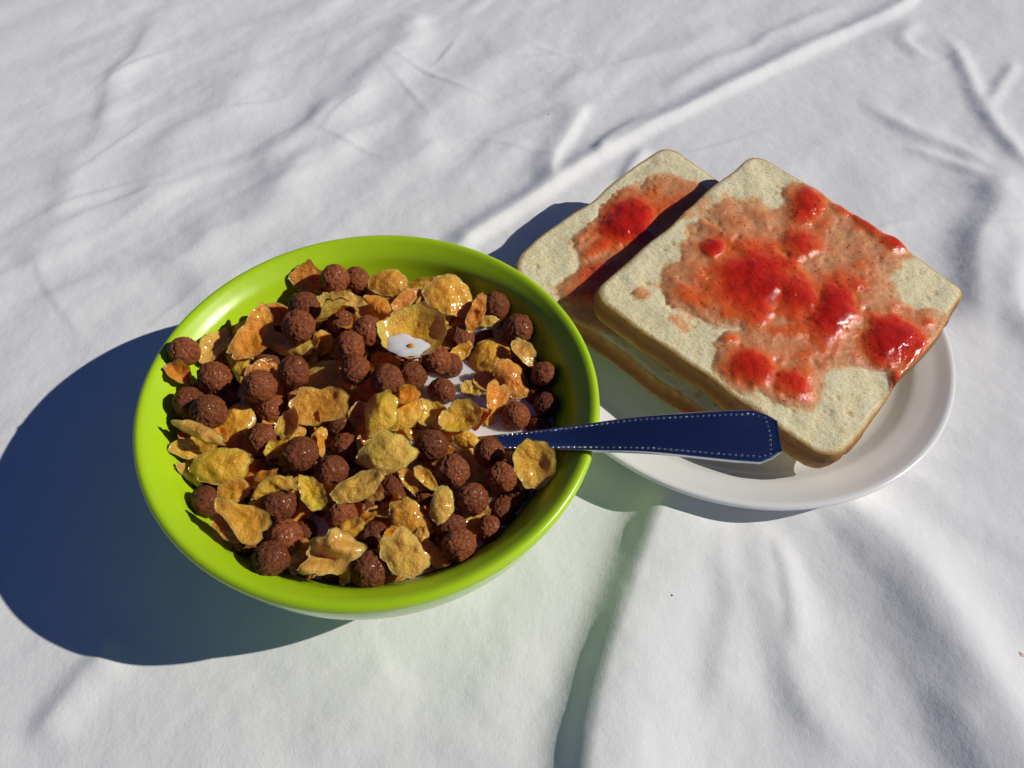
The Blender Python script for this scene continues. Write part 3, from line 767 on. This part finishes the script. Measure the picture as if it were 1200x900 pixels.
# short name, px, py, length px, width px, angle, normal x, normal y, kind, curvature, colour, layer
FL = [
 ('squarish orange flake standing against the upper left wall',361,326,40,38,40,.2,-1.1,'square',.15,O,1.1),
 ('big orange crescent flake at the upper left',296,391,72,34,58,.2,-.5,'arc',.35,O,1.5),
 ('long pale flake slanting under the upper left balls',336,403,64,24,-18,.0,-.5,'roll',-.35,P_,1.9),
 ('narrow golden flake beside the orange crescent',277,423,44,24,-62,-.4,-.3,'arc',-.3,Yl,1.4),
 ('pale flake leaning on the left wall behind the balls',249,407,46,26,52,.5,-.2,'cup',.3,P_,1.0),
 ('thin brown sliver flake upright at the left wall',245,388,34,11,62,.9,-.5,'roll',.3,Br,.9),
 ('dull brown flake upright behind the pale left flake',266,379,40,18,58,.8,-.6,'roll',.3,Br,.8),
 ('small curled flake touching the left wall',206,437,34,20,-35,.4,-.4,'roll',.5,O,1.0),
 ('pale wavy flake below two upper left balls',405,351,46,15,-12,.0,-.5,'wave',.5,P_,1.5),
 ('thin curved flake edge left of the triangular chip',389,366,50,13,28,-.5,.5,'roll',.5,P_,1.2),
 ('second thin flake edge next to it',396,358,40,10,22,-.6,.4,'roll',.5,T,1.1),
 ('small triangular pale chip',428,370,28,24,-60,.1,-.5,'tri',.2,P_,1.2),
 ('round golden disc flake near the top rim',455,330,44,30,0,.1,-.5,'cup',-.2,G,1.6),
 ('ragged flake tucked under the round disc',455,345,50,22,-10,-.1,-.7,'wave',.4,T,1.2),
 ('smooth deep orange flake in the upper middle',442,358,36,22,-38,-.2,-.5,'roll',-.4,O,1.5),
 ('brown diagonal flake edge behind the milk flake',474,352,40,16,36,.5,-.5,'roll',.4,Br,1.2),
 ('curled brown flake pointing right near top',500,326,54,17,12,.1,-.8,'roll',.5,T,1.3),
 ('small upright yellow flake right of centre top',497,357,32,19,70,.3,-.8,'roll',.3,Yl,1.4),
 ('large round speckled flake at the upper right',527,346,54,46,-10,.3,-.5,'cup',-.15,G,1.5),
 ('brownish flake just left of the milk flake',467,372,36,22,20,.0,-.3,'cup',.3,T,1.0),
 ('yellow cup flake holding a puddle of milk',487,393,76,54,18,-.05,-.35,'cup',.42,Yl,1.7),
 ('flat orange strip flake standing upright at the right',558,367,48,17,68,.2,-1.2,'roll',.15,O,1.5),
 ('tiny thin crescent flake by the right wall',601,362,28,8,-65,.5,-.5,'roll',.3,T,1.2),
 ('small pale flake under the strip flake',572,377,28,12,-5,.0,-.4,'wave',.3,P_,1.3),
 ('big bubbly golden brown flake at the right',573,417,52,42,25,-.1,-.4,'cup',-.3,G,1.6),
 ('large smooth orange oval flake at the right',601,443,50,32,-58,.3,-.5,'roll',-.25,O,1.8),
 ('yellow brown flake above the smooth orange oval',614,414,38,20,-48,.3,-.4,'roll',.3,T,1.3),
 ('orange wedge flake standing by the milk',580,469,48,24,72,.5,-.6,'tri',.15,O,1.6),
 ('yellow cupped flake at the edge of the milk',541,490,48,34,10,-.1,-.4,'cup',.45,Yl,1.5),
 ('orange curl flake right beside the milk',564,492,32,18,50,-.5,-.3,'roll',.4,O,1.5),
 ('small milky flake floating near the centre',551,456,22,17,-40,.0,-.3,'cup',.2,P_,1.0),
 ('yellow flake above the spoon neck',545,514,30,20,-10,.0,-.4,'cup',-.3,Yl,1.3),
 ('small yellow chip right of the centre ball',524,509,22,18,0,.0,-.3,'cup',-.2,Yl,1.2),
 ('butterfly shaped golden flake left of centre',375,476,68,44,12,.0,-.45,'lobed',.15,G,1.9),
 ('large golden flake above the butterfly one',386,445,56,46,50,.2,-.4,'cup',-.2,P_,1.1),
 ('small yellow flake between upper balls',378,403,30,24,60,.1,-.5,'roll',.2,G,1.0),
 ('orange hollow curl near the centre',440,457,40,26,-12,-.1,-.6,'cup',.45,O,1.4),
 ('shiny yellow flake in the very centre',444,482,52,36,65,-.2,-.4,'lobed',-.3,Yl,1.5),
 ('wide shiny golden flake right of centre',470,481,52,38,25,.0,-.4,'cup',-.25,G,1.5),
 ('small rolled tube flake beside the milk',479,463,26,20,15,.0,-.6,'roll',.7,O,1.7),
 ('bright flake lying against the milk',503,486,40,30,0,.1,-.4,'cup',.3,Yl,1.4),
 ('brownish curl flake left of the shiny centre',424,488,32,20,75,-.3,-.4,'roll',.5,Br,1.3),
 ('pale grainy rounded flake below centre',453,530,62,46,-5,.0,-.5,'lobed',-.25,P_,1.8),
 ('small upright yellow flake under the butterfly',341,497,36,24,75,-.4,-.6,'cup',.3,Yl,1.5),
 ('thin orange strip flake edge below the butterfly',373,515,42,8,-78,.6,.5,'roll',.3,O,1.3),
 ('dull yellow ridged flake left of centre bottom',420,570,62,30,25,.0,-.5,'fold',-.4,P_,1.8),
 ('small hollow oval yellow flake',368,579,42,28,-55,.0,-.4,'cup',.5,Yl,1.8),
 ('narrow golden flake beside the grainy one',480,563,34,16,-58,.1,-.5,'roll',.3,G,1.4),
 ('second narrow golden flake, right of the first',499,560,34,16,-48,.1,-.5,'roll',.3,G,1.5),
 ('golden flake at the lower centre',478,606,48,38,-55,.1,-.45,'lobed',-.15,G,1.5),
 ('pale oval flake with a bubble',518,591,42,27,82,.1,-.4,'cup',-.3,P_,1.6),
 ('bubbly speckled flake at the bottom rim',474,649,58,46,-35,.1,-.45,'lobed',-.1,P_,1.6),
 ('crumpled tan flake at the bottom',390,648,68,46,15,.0,-.5,'crumple',.6,T,1.9),
 ('thin orange sliver at the lower middle',427,612,38,9,28,-.4,.4,'roll',.3,O,1.1),
 ('amber flake left of centre under the balls',276,497,50,38,70,.1,-.5,'cup',-.3,G,1.1),
 ('big golden oval flake at the left',257,545,74,38,6,.0,-.4,'cup',-.25,Yl,1.8),
 ('yellow triangular flake at the left rim',227,527,54,34,5,.1,-.35,'tri',.2,Yl,1.5),
 ('tan folded flake over the yellow triangle',231,507,64,17,-24,-.2,-.9,'roll',-.5,T,1.9),
 ('orange upright flake against the left rim',196,522,44,26,-75,.6,-.5,'roll',.3,O,1.2),
 ('greenish yellow flake at the lower left rim',215,564,54,20,-28,.3,-.4,'roll',-.3,(.80,.50,.05),1.2),
 ('small amber flake at the lower left',274,575,40,24,8,.1,-.5,'fold',.3,G,1.2),
 ('crescent flake over a ball at the lower left',322,571,52,18,12,.1,-.9,'arc',-.35,Yl,1.9),
 ('large tan flake pointing left at the lower left',287,609,66,36,-30,.1,-.45,'tri',.15,G,1.9),
 ('amber flake under the large tan one',270,617,44,28,-35,.1,-.4,'cup',.2,O,1.2),
 ('small upright flake by the bottom rim',340,668,28,11,85,.7,-.3,'roll',.3,T,1.1),
 ('small brown flake at the bottom rim',362,682,24,14,30,.0,-.4,'roll',.3,Br,.9),
 ('round amber cup flake leaning beside the spoon',632,545,56,46,78,.15,-.75,'cup',.28,(.92,.46,.03),2.2),
 ('small flake between two lower right balls',562,603,30,16,32,.0,-.4,'cup',.2,T,1.1),
 ('pale ragged flake behind a right hand ball',552,552,42,32,-60,.1,-.4,'lobed',.1,P_,1.2),
 ('small pale bit among the right hand balls',588,396,22,12,-30,.0,-.3,'wave',.3,P_,1.2),
 ('thin flake edge at the bottom rim',468,678,34,12,15,.0,-.9,'roll',.3,T,1.2),
 ('dark orange flake deep in the centre left',330,455,30,18,0,.1,-.2,'cup',.2,O,.4),
 ('orange flake deep at the lower middle',508,570,40,26,60,.2,-.3,'cup',.2,O,.6),
 ('deep orange flake beside the bottom balls',497,615,44,20,80,.4,-.3,'cup',.2,O,.6),
 ('orange flake buried right of top centre',540,372,36,24,10,.1,-.3,'cup',.2,O,.5),
 ('orange flake buried left of the crescent',262,425,34,26,50,.1,-.3,'cup',.2,Br,.4),
]

def flake_shape(a, b, kind, cv, seed, nr=12, ns=44):
    """a,b half axes in cm; returns top and bottom point grids (ring major) about the centre"""
    rs = np.random.RandomState(seed)
    th = np.arange(ns) / ns * 2 * math.pi
    R = 1 + .05 * np.cos(2 * th + rs.rand() * 6) + .045 * np.cos(3 * th + rs.rand() * 6) + .025 * np.cos(5 * th + rs.rand() * 6) + .03 * np.cos(8 * th + rs.rand() * 6) + .022 * np.cos(13 * th + rs.rand() * 6) + .012 * rs.randn(ns)
    if kind == 'lobed': R = R * (1 + .07 * np.cos(4 * th + rs.rand() * 6) + .045 * np.cos(7 * th + rs.rand() * 6))
    if kind == 'square': R = R * (1 / np.maximum(np.abs(np.cos(th)), np.abs(np.sin(th)))) ** .75 * .86
    if kind == 'tri': R = R * (1.0 + .22 * np.cos(3 * (th - math.pi)))
    if kind == 'crumple': R = R * (1 + .10 * np.cos(5 * th + 1) + .06 * np.cos(9 * th))
    top = []; bot = []; edge = []
    m_ = min(a, b)
    for i in range(nr + 1):
        q = i / nr
        for k in range(ns):
            x = q * R[k] * math.cos(th[k]); y = q * R[k] * math.sin(th[k])
            X_ = x * a; Y_ = y * b
            z = 0
            if kind in ('cup', 'lobed', 'square', 'tri'): z += cv * m_ * 1.3 * (x * x + y * y) + .10 * m_ * (x * x - y * y) * math.sin(seed)
            if kind == 'roll': z += cv * m_ * 1.7 * y * y + .12 * a * x * x * (1 if seed % 2 else -1) * .6
            if kind == 'wave': z += cv * m_ * (.5 * math.sin(x * 5 + seed) + .5 * y * y)
            if kind == 'fold': z += cv * m_ * 1.4 * (abs(y + .2 * math.sin(3 * x)) - .3)
            if kind == 'crumple': z += cv * m_ * (.45 * math.sin(x * 4.4 + 2 * y) + .5 * abs(x * .6 + y) + .25 * math.sin(6 * y + x * 3))
            if kind == 'arc': Y_ += cv * a * (x * x - .4); z += .25 * m_ * (y * y) * np.sign(cv) - .15 * m_ * x * x
            p = Vector((X_ * 1.5 + seed * 3.7, Y_ * 1.5, seed * 1.3))
            z += .10 * mn.noise(p * 1.0) + .055 * mn.noise(p * 2.3) + .030 * mn.noise(p * 5.2)
            bl = mn.noise(p * 1.6 + Vector((9, 2, 5))); z += .16 * max(0, bl - .18)
            t = .058 * (1 - q ** 6 * .8) + .012 * mn.noise(p * 3.3)
            if q > .9: z += .03 * mn.noise(p * 6)
            top.append((X_, Y_, z + t)); bot.append((X_, Y_, z - t)); edge.append(q ** 5)
    nv = (nr + 1) * ns
    F = grid_faces(nr + 1, ns, wrap=True)
    F += [tuple(nv + k for k in reversed(f)) for f in grid_faces(nr + 1, ns, wrap=True)]
    o0 = nr * ns
    F += [(o0 + (k + 1) % ns, o0 + k, nv + o0 + k, nv + o0 + (k + 1) % ns) for k in range(ns)]
    return np.array(top), np.array(bot), F, np.array(edge + edge)

def surf_z(px, py):
    # the heap is higher on the left and lower where the milk shows
    z = float(np.interp(px, [180, 300, 450, 560, 660], [4.35, 4.45, 4.30, 3.95, 3.75]))
    return z + .15 * math.exp(-((px - 360) / 90) ** 2 - ((py - 350) / 60) ** 2)

items = []          # placed: dict(kind, c, r, pts)
PB, RB = [], []     # balls
PF = []             # flake sample points

def collide(pts, r, is_ball, c):
    if is_ball:
        if PB:
            d = np.linalg.norm(np.array(PB) - c, axis=1)
            if np.any(d < (np.array(RB) + r) * .93): return True
        for q in PF:
            if np.linalg.norm(q.mean(0) - c) < 2.4 and np.min(np.linalg.norm(q - c, axis=1)) < r * .93: return True
        if np.min(np.linalg.norm(SP_OBS - c, axis=1)) < r: return True
    else:
        for b_, rb in zip(PB, RB):
            if np.linalg.norm(b_ - c) < 2.4 and np.min(np.linalg.norm(pts - b_, axis=1)) < rb * .96: return True
        for q in PF:
            if np.linalg.norm(q.mean(0) - c) < 2.6:
                dd = np.linalg.norm(q[:, None] - pts[None], axis=2)
                if dd.min() < .085: return True
        if np.min(np.linalg.norm(SP_OBS[:, None] - pts[None], axis=2)) < .14: return True
    return False

queue = [(b_[3], 'b', b_) for b_ in BALLS] + [(f[11], 'f', f) for f in FL]
queue.sort(key=lambda q: q[0])
PLACED = []
for qi, (lay, ty, d) in enumerate(queue):
    px, py = d[(0 if ty == 'b' else 1)], d[(1 if ty == 'b' else 2)]
    z0 = surf_z(px, py) + (lay - 1.2) * .75
    z0 = max(z0, MILK_Z - .12 if ty == 'b' else MILK_Z + .02)
    maxlift = {0: .15}.get(int(lay), .95)
    if ty == 'b':
        c = at(px, py, z0); r = d[2] * np.linalg.norm(c - CAM) / F_PX * 1.02 * ((c - CAM) @ _f) / np.linalg.norm(c - CAM)
        r = min(max(r, .40), .70) if d[2] >= 14 else max(.50, r)
        for k in range(40):
            c = at(px, py, z0 + k * .04)
            over = np.hypot(c[0] - BX, c[1] - BY) + r * .92 - wall_r(c[2])
            if over > 0 and c[2] < 5.3:
                dv = np.array([BX - c[0], BY - c[1], 0]); dv /= np.linalg.norm(dv); c = c + dv * over
            if k * .04 > maxlift or not collide(None, r, True, c): break
        PB.append(c); RB.append(r)
        PLACED.append(('b', d, c, r, lay))
    else:
        nm, _, _, L, W, ang, nx, ny, kind, cv, col, _l = d
        N_ = np.array([nx, ny, 1.0]); N_ /= np.linalg.norm(N_)
        c = at(px, py, z0)
        a0 = math.radians(ang)
        e1 = at_plane(px + math.cos(a0) * L / 2, py - math.sin(a0) * L / 2, c, N_) - c
        e2 = at_plane(px - math.sin(a0) * W / 2, py - math.cos(a0) * W / 2, c, N_) - c
        la = min(np.linalg.norm(e1) * 1.04, 1.6); ex_ = e1 / np.linalg.norm(e1); ey_ = np.cross(N_, ex_)
        lb = min(abs(e2 @ ey_) * 1.06, 1.25)
        top, bot, F, edge = flake_shape(la, lb, kind, cv, qi + 3)
        Rm = np.stack([ex_, ey_, N_], 1)
        tw = top @ Rm.T; bw = bot @ Rm.T
        coarse = np.concatenate([tw[2 * 44::3], bw[4 * 44::5]])
        maxlift = 1.1 if lay >= 1 else .2
        for k in range(40):
            c = at(px, py, z0 + k * .04)
            pts = coarse + c
            over = (np.hypot(pts[:, 0] - BX, pts[:, 1] - BY) + .04 - wall_r(pts[:, 2]))
            over = over[pts[:, 2] < 5.25].max() if np.any(pts[:, 2] < 5.25) else -1
            if over > 0:
                dv = np.array([BX - c[0], BY - c[1], 0]); dv /= np.linalg.norm(dv); c = c + dv * over; pts = coarse + c
            if k * .04 > maxlift or not collide(pts, 0, False, c): break
        PF.append(pts)
        PLACED.append(('f', d, c, (tw, bw, F, edge, col), lay))

# smaller flakes wedged between the pieces listed above
def pt_in_gap(c, ex_, ey_, la, lb):
    P = np.array([c + ex_ * la * a + ey_ * lb * b_ for a, b_ in ((0, 0), (.8, 0), (-.8, 0), (0, .8), (0, -.8), (.55, .55), (-.55, .55), (.55, -.55), (-.55, -.55))])
    d_ = np.linalg.norm(np.array(PB)[:, None] - P[None], axis=2) - np.array(RB)[:, None]
    if np.sum(d_.min(0) < -.12) > 4 or d_[:, 0].min() < .02: return False
    if np.max(np.hypot(P[:, 0] - BX, P[:, 1] - BY) + .03 - wall_r(P[:, 2])) > 0: return False
    for q in PF:
        if np.linalg.norm(q.mean(0) - c) < 1.6 and np.linalg.norm(q - c, axis=1).min() < .15: return False
    return True
SMALL = []
for k in range(7000):
    if len(SMALL) >= 125: break
    px, py = rnd.uniform(185, 665), rnd.uniform(315, 690)
    if any(math.hypot(px - a_, (py - b_) * 1.2) < rr_ for a_, b_, rr_ in ((540, 447, 36), (505, 450, 30), (565, 500, 40), (588, 585, 20), (640, 500, 40))): continue
    c = at(px, py, surf_z(px, py) + rnd.uniform(-.30, .30) - (.15 if px > 520 else 0))
    if math.hypot(c[0] - BX, c[1] - BY) > 6.5: continue
    N_ = np.array([rnd.uniform(-.8, .8), rnd.uniform(-1.1, .3), 1.0]); N_ /= np.linalg.norm(N_)
    a0 = rnd.uniform(0, math.pi); t_ = np.array([math.cos(a0), math.sin(a0), 0]); ex_ = t_ - N_ * (t_ @ N_); ex_ /= np.linalg.norm(ex_); ey_ = np.cross(N_, ex_)
    la = rnd.uniform(.38, .72); lb = la * rnd.uniform(.45, .8)
    if not pt_in_gap(c, ex_, ey_, la, lb): continue
    top, bot, F, edge = flake_shape(la, lb, rnd.choice(['cup', 'roll', 'wave', 'cup', 'fold']), rnd.choice([-.4, .3, .45]), 200 + k)
    Rm = np.stack([ex_, ey_, N_], 1); tw = top @ Rm.T; bw = bot @ Rm.T
    PF.append(np.concatenate([tw[88::3], bw[176::5]]) + c)
    cn, col = rnd.choice([('orange', O), ('amber', G), ('yellow', Yl), ('tan', T), ('brownish', Br), ('orange', O)])
    SMALL.append((px, py, c, tw, bw, F, edge, cn, col))
FPOS = {}
def edge_attr(me, edge):
    a = me.attributes.new('edge', 'FLOAT', 'POINT'); a.data.foreach_set('value', edge.astype(np.float32))
milk_flake = None
for ty, d, c, ex_, lay in PLACED:
    if ty != 'f': continue
    tw, bw, F, edge, col = ex_
    o = obj('corn_flake', np.concatenate([tw, bw]) + c, F, M['flake'], origin=c)
    edge_attr(o.data, edge)
    j = rnd.uniform(.88, 1.1); o.color = (col[0] * j, col[1] * j * rnd.uniform(.93, 1.06), col[2] * j, 1)
    tag(o, d[0], 'corn flake', 'corn flakes in the bowl')
    FPOS[d[0]] = (d[1], d[2])
    if 'puddle' in d[0]: milk_flake = (c, tw)

used_s = set()
for px, py, c, tw, bw, F, edge, cn, col in SMALL:
    o = obj('corn_flake', np.concatenate([tw, bw]) + c, F, M['flake'], origin=c)
    edge_attr(o.data, edge); j = rnd.uniform(.85, 1.08); o.color = (col[0] * j, col[1] * j, col[2] * j, 1)
    for nm, (fx, fy) in sorted(FPOS.items(), key=lambda kv: math.hypot(kv[1][0] - px, kv[1][1] - py)):
        if 'deep' in nm or 'buried' in nm or 'second' in nm: continue
        a_ = math.degrees(math.atan2(fy - py, px - fx)) % 360
        dw = ['right of', 'above and right of', 'above', 'above and left of', 'left of', 'below and left of', 'below', 'below and right of'][int((a_ + 22.5) // 45) % 8]
        lab = f'small {cn} flake {dw} the {nm}'
        if lab not in used_s and len(lab.split()) <= 16: break
    used_s.add(lab)
    tag(o, lab, 'corn flake', 'corn flakes in the bowl')

# milk puddle lying in the cup flake
c, tw = milk_flake
V = []; F = []; nr, ns = 10, 36
low = tw[tw[:, 2].argsort()[:60]].mean(0) + c
lz = low[2] + .26
pc = at(478, 404, lz)
for i in range(nr + 1):
    for k in range(ns):
        a = 2 * math.pi * k / ns; r = i / nr * .70 * (1 + .15 * math.cos(2 * a + 1) + .08 * math.cos(3 * a) + .06 * math.cos(7 * a))
        V.append((pc[0] + r * math.cos(a) * 1.15, pc[1] + r * math.sin(a) * .8, lz + .03 - .09 * (i / nr) ** 4))
o = obj('milk_puddle', V, grid_faces(nr + 1, ns, wrap=True), M['milk'], origin=pc)
tag(o, 'small pool of milk caught inside the cupped yellow flake', 'milk')

top, bot, F, edge = flake_shape(.17, .12, 'cup', -.5, 77, 6, 20)
cc = np.array(at(480, 405, lz + .06))
o = obj('corn_flake', np.concatenate([top, bot]) + cc, F, M['flake'], origin=cc); edge_attr(o.data, edge); o.color = (*O, 1)
tag(o, 'tiny orange chip poking out of the milk in the cupped yellow flake', 'corn flake', 'corn flakes in the bowl')

# balls with labels from what lies next to them
names_used = {}
def dir_word(dx, dy):
    a = math.degrees(math.atan2(-dy, dx)) % 360
    return ['right of', 'above and right of', 'above', 'above and left of', 'left of', 'below and left of', 'below', 'below and right of'][int((a + 22.5) // 45) % 8]
def clock(px, py):
    a = math.degrees(math.atan2(px - 428, -(py - 495))) % 360
    h = int(round(a / 30)) % 12
    return ['twelve', 'one', 'two', 'three', 'four', 'five', 'six', 'seven', 'eight', 'nine', 'ten', 'eleven'][h]
ballspecs = [p for p in PLACED if p[0] == 'b']
bi = 0
for ty, d, c, r, lay in sorted(ballspecs, key=lambda p: -p[4]):
    px, py, rp, _ = d
    size = 'half buried' if lay < .75 else ('large' if rp >= 19.5 else ('small' if rp < 16 else 'round'))
    best = None
    for nm, (fx, fy) in sorted(FPOS.items(), key=lambda kv: math.hypot(kv[1][0] - px, kv[1][1] - py)):
        if 'deep' in nm or 'buried' in nm or 'second' in nm: continue
        short = nm
        lab = f'{size} chocolate ball {dir_word(px - fx, py - fy)} the {short}'
        if lab not in names_used and len(lab.split()) <= 16: best = lab; break
    if best is None: best = f'{size} chocolate ball at {clock(px, py)} o clock in the bowl'
    names_used[best] = 1
    o = bpy.data.objects.new('cereal_ball', BALLS_ME[bi % 7]); COL.objects.link(o); bi += 1
    o.location = (c * S).tolist(); k = r
    o.scale = (k * rnd.uniform(.96, 1.04), k * rnd.uniform(.96, 1.04), k * rnd.uniform(.93, 1.0))
    o.rotation_euler = (rnd.uniform(0, 6), rnd.uniform(0, 6), rnd.uniform(0, 6))
    tag(o, best, 'cereal ball', 'chocolate balls in the bowl')

# what lies deeper in the heap and only shows dark between the pieces on top
deep = []
for lvl in (0, 1):
    for i in range(-7, 8):
        for j in range(-7, 8):
            x = BX + (i + (j % 2) * .5 + lvl * .4) * 1.05 + rnd.uniform(-.12, .12); y = BY + (j + lvl * .35) * .93 + rnd.uniform(-.12, .12)
            px, py = to_px(np.array([x, y, 3.8]))
            r = rnd.uniform(.50, .57)
            z = (surf_z(px, py) - .80 + rnd.uniform(-.1, .1)) if lvl else MILK_Z - .05
            if math.hypot(x - BX, y - BY) + r > wall_r(z) - .02: continue
            if any(math.hypot(px - a, (py - b_) * 1.2) < rr_ for a, b_, rr_ in ((540, 447, 40), (505, 450, 34), (562, 505, 44), (588, 585, 22), (545, 440, 30))): continue
            cc = np.array([x, y, z])
            if np.any(np.linalg.norm(np.array(PB) - cc, axis=1) < (np.array(RB) + r) * .66): continue
            if deep and min(np.linalg.norm(q[0] - cc) for q in deep) < r * 1.35: continue
            mind = min((np.min(np.linalg.norm(q - cc, axis=1)) for q in PF), default=9)
            if mind < r * .97: cc[2] = z - (r - mind + .05)
            deep.append((cc, r))
for k in range(900):               # pieces wedged into the gaps just under the top ones
    a = rnd.uniform(0, 2 * math.pi); q = 6.3 * math.sqrt(rnd.random())
    x = BX + q * math.cos(a); y = BY + q * math.sin(a)
    px, py = to_px(np.array([x, y, 4.0])); r = rnd.uniform(.40, .52)
    z = surf_z(px, py) - rnd.uniform(.35, .6)
    if math.hypot(x - BX, y - BY) + r > wall_r(z) - .02: continue
    if any(math.hypot(px - a_, (py - b_) * 1.2) < rr_ for a_, b_, rr_ in ((540, 447, 40), (505, 450, 34), (562, 505, 44), (588, 585, 22))): continue
    cc = np.array([x, y, z])
    if np.any(np.linalg.norm(np.array(PB) - cc, axis=1) < (np.array(RB) + r) * .74): continue
    if min(np.linalg.norm(q_[0] - cc) / (q_[1] + r) for q_ in deep) < .62: continue
    if min(np.min(np.linalg.norm(q_ - cc, axis=1)) for q_ in PF) < r * .8: continue
    deep.append((cc, r))
for a in range(-175, 0, 9):       # pieces lodged against the near wall
    r = rnd.uniform(.46, .52); z = 3.9 + rnd.uniform(-.1, .15); q = wall_r(z) - r - .03
    cc = np.array([BX + q * math.cos(math.radians(a)), BY + q * math.sin(math.radians(a)), z])
    if np.any(np.linalg.norm(np.array(PB) - cc, axis=1) < (np.array(RB) + r) * .6): continue
    deep.append((cc, r))
for n_, (cc, r) in enumerate(deep):
    if n_ % 2:
        top, bot, F, edge = flake_shape(rnd.uniform(.6, .8), rnd.uniform(.45, .6), 'cup', .2, 500 + n_, 6, 44)
        o = obj('corn_flake', np.concatenate([top, bot]) + cc + np.array([0, 0, .25]), F, M['flake'], origin=cc)
        edge_attr(o.data, edge); o.color = (*O, 1)
        o.rotation_euler = (0, 0, rnd.uniform(0, 6))
        tag(o, 'corn flake buried beneath the top layer of cereal', 'corn flake', 'buried corn flakes')
    else:
        o = bpy.data.objects.new('cereal_ball', BALLS_ME[n_ % 7]); COL.objects.link(o)
        o.location = (cc * S).tolist(); o.scale = (r, r, r)
        o.rotation_euler = (rnd.uniform(0, 6), rnd.uniform(0, 6), rnd.uniform(0, 6))
        tag(o, 'chocolate ball buried beneath the top layer of cereal', 'cereal ball', 'buried chocolate balls')

# ------------------------------------------------------------------ specks on the cloth
def speck(px, py, r, label, mat, name, cat):
    c = at(px, py, 0); c = at(px, py, cloth_z(c[0], c[1])); c[2] = cloth_z(c[0], c[1])
    V = []; ns, nr = 10, 4
    for i in range(nr + 1):
        for k in range(ns):
            a = 2 * math.pi * k / ns; q = math.sin(i / nr * math.pi / 2); h = math.cos(i / nr * math.pi / 2)
            rr_ = r * q * (1 + .25 * math.sin(3 * a + px))
            V.append((c[0] + rr_ * math.cos(a), c[1] + rr_ * math.sin(a) * .7, c[2] + h * r * .35 + .004))
    tag(obj(name, V, grid_faces(nr + 1, ns, wrap=True, flip=True), mat, origin=c), label, cat)
speck(787, 698, .05, 'tiny brown crumb on the cloth below the plate', M['speck'], 'crumb_speck', 'crumb')
speck(643, 134, .06, 'tiny dark crumb on the cloth above the bread', M['speck'], 'crumb_speck', 'crumb')
jamdrop = mat_simple('dried_jam', (.78, .50, .46), .6)
speck(1196, 768, .16, 'faint pink jam stain on the cloth at the right edge', jamdrop, 'jam_stain', 'stain')

for o in bpy.data.objects:
    if '_o' in o: del o['_o']
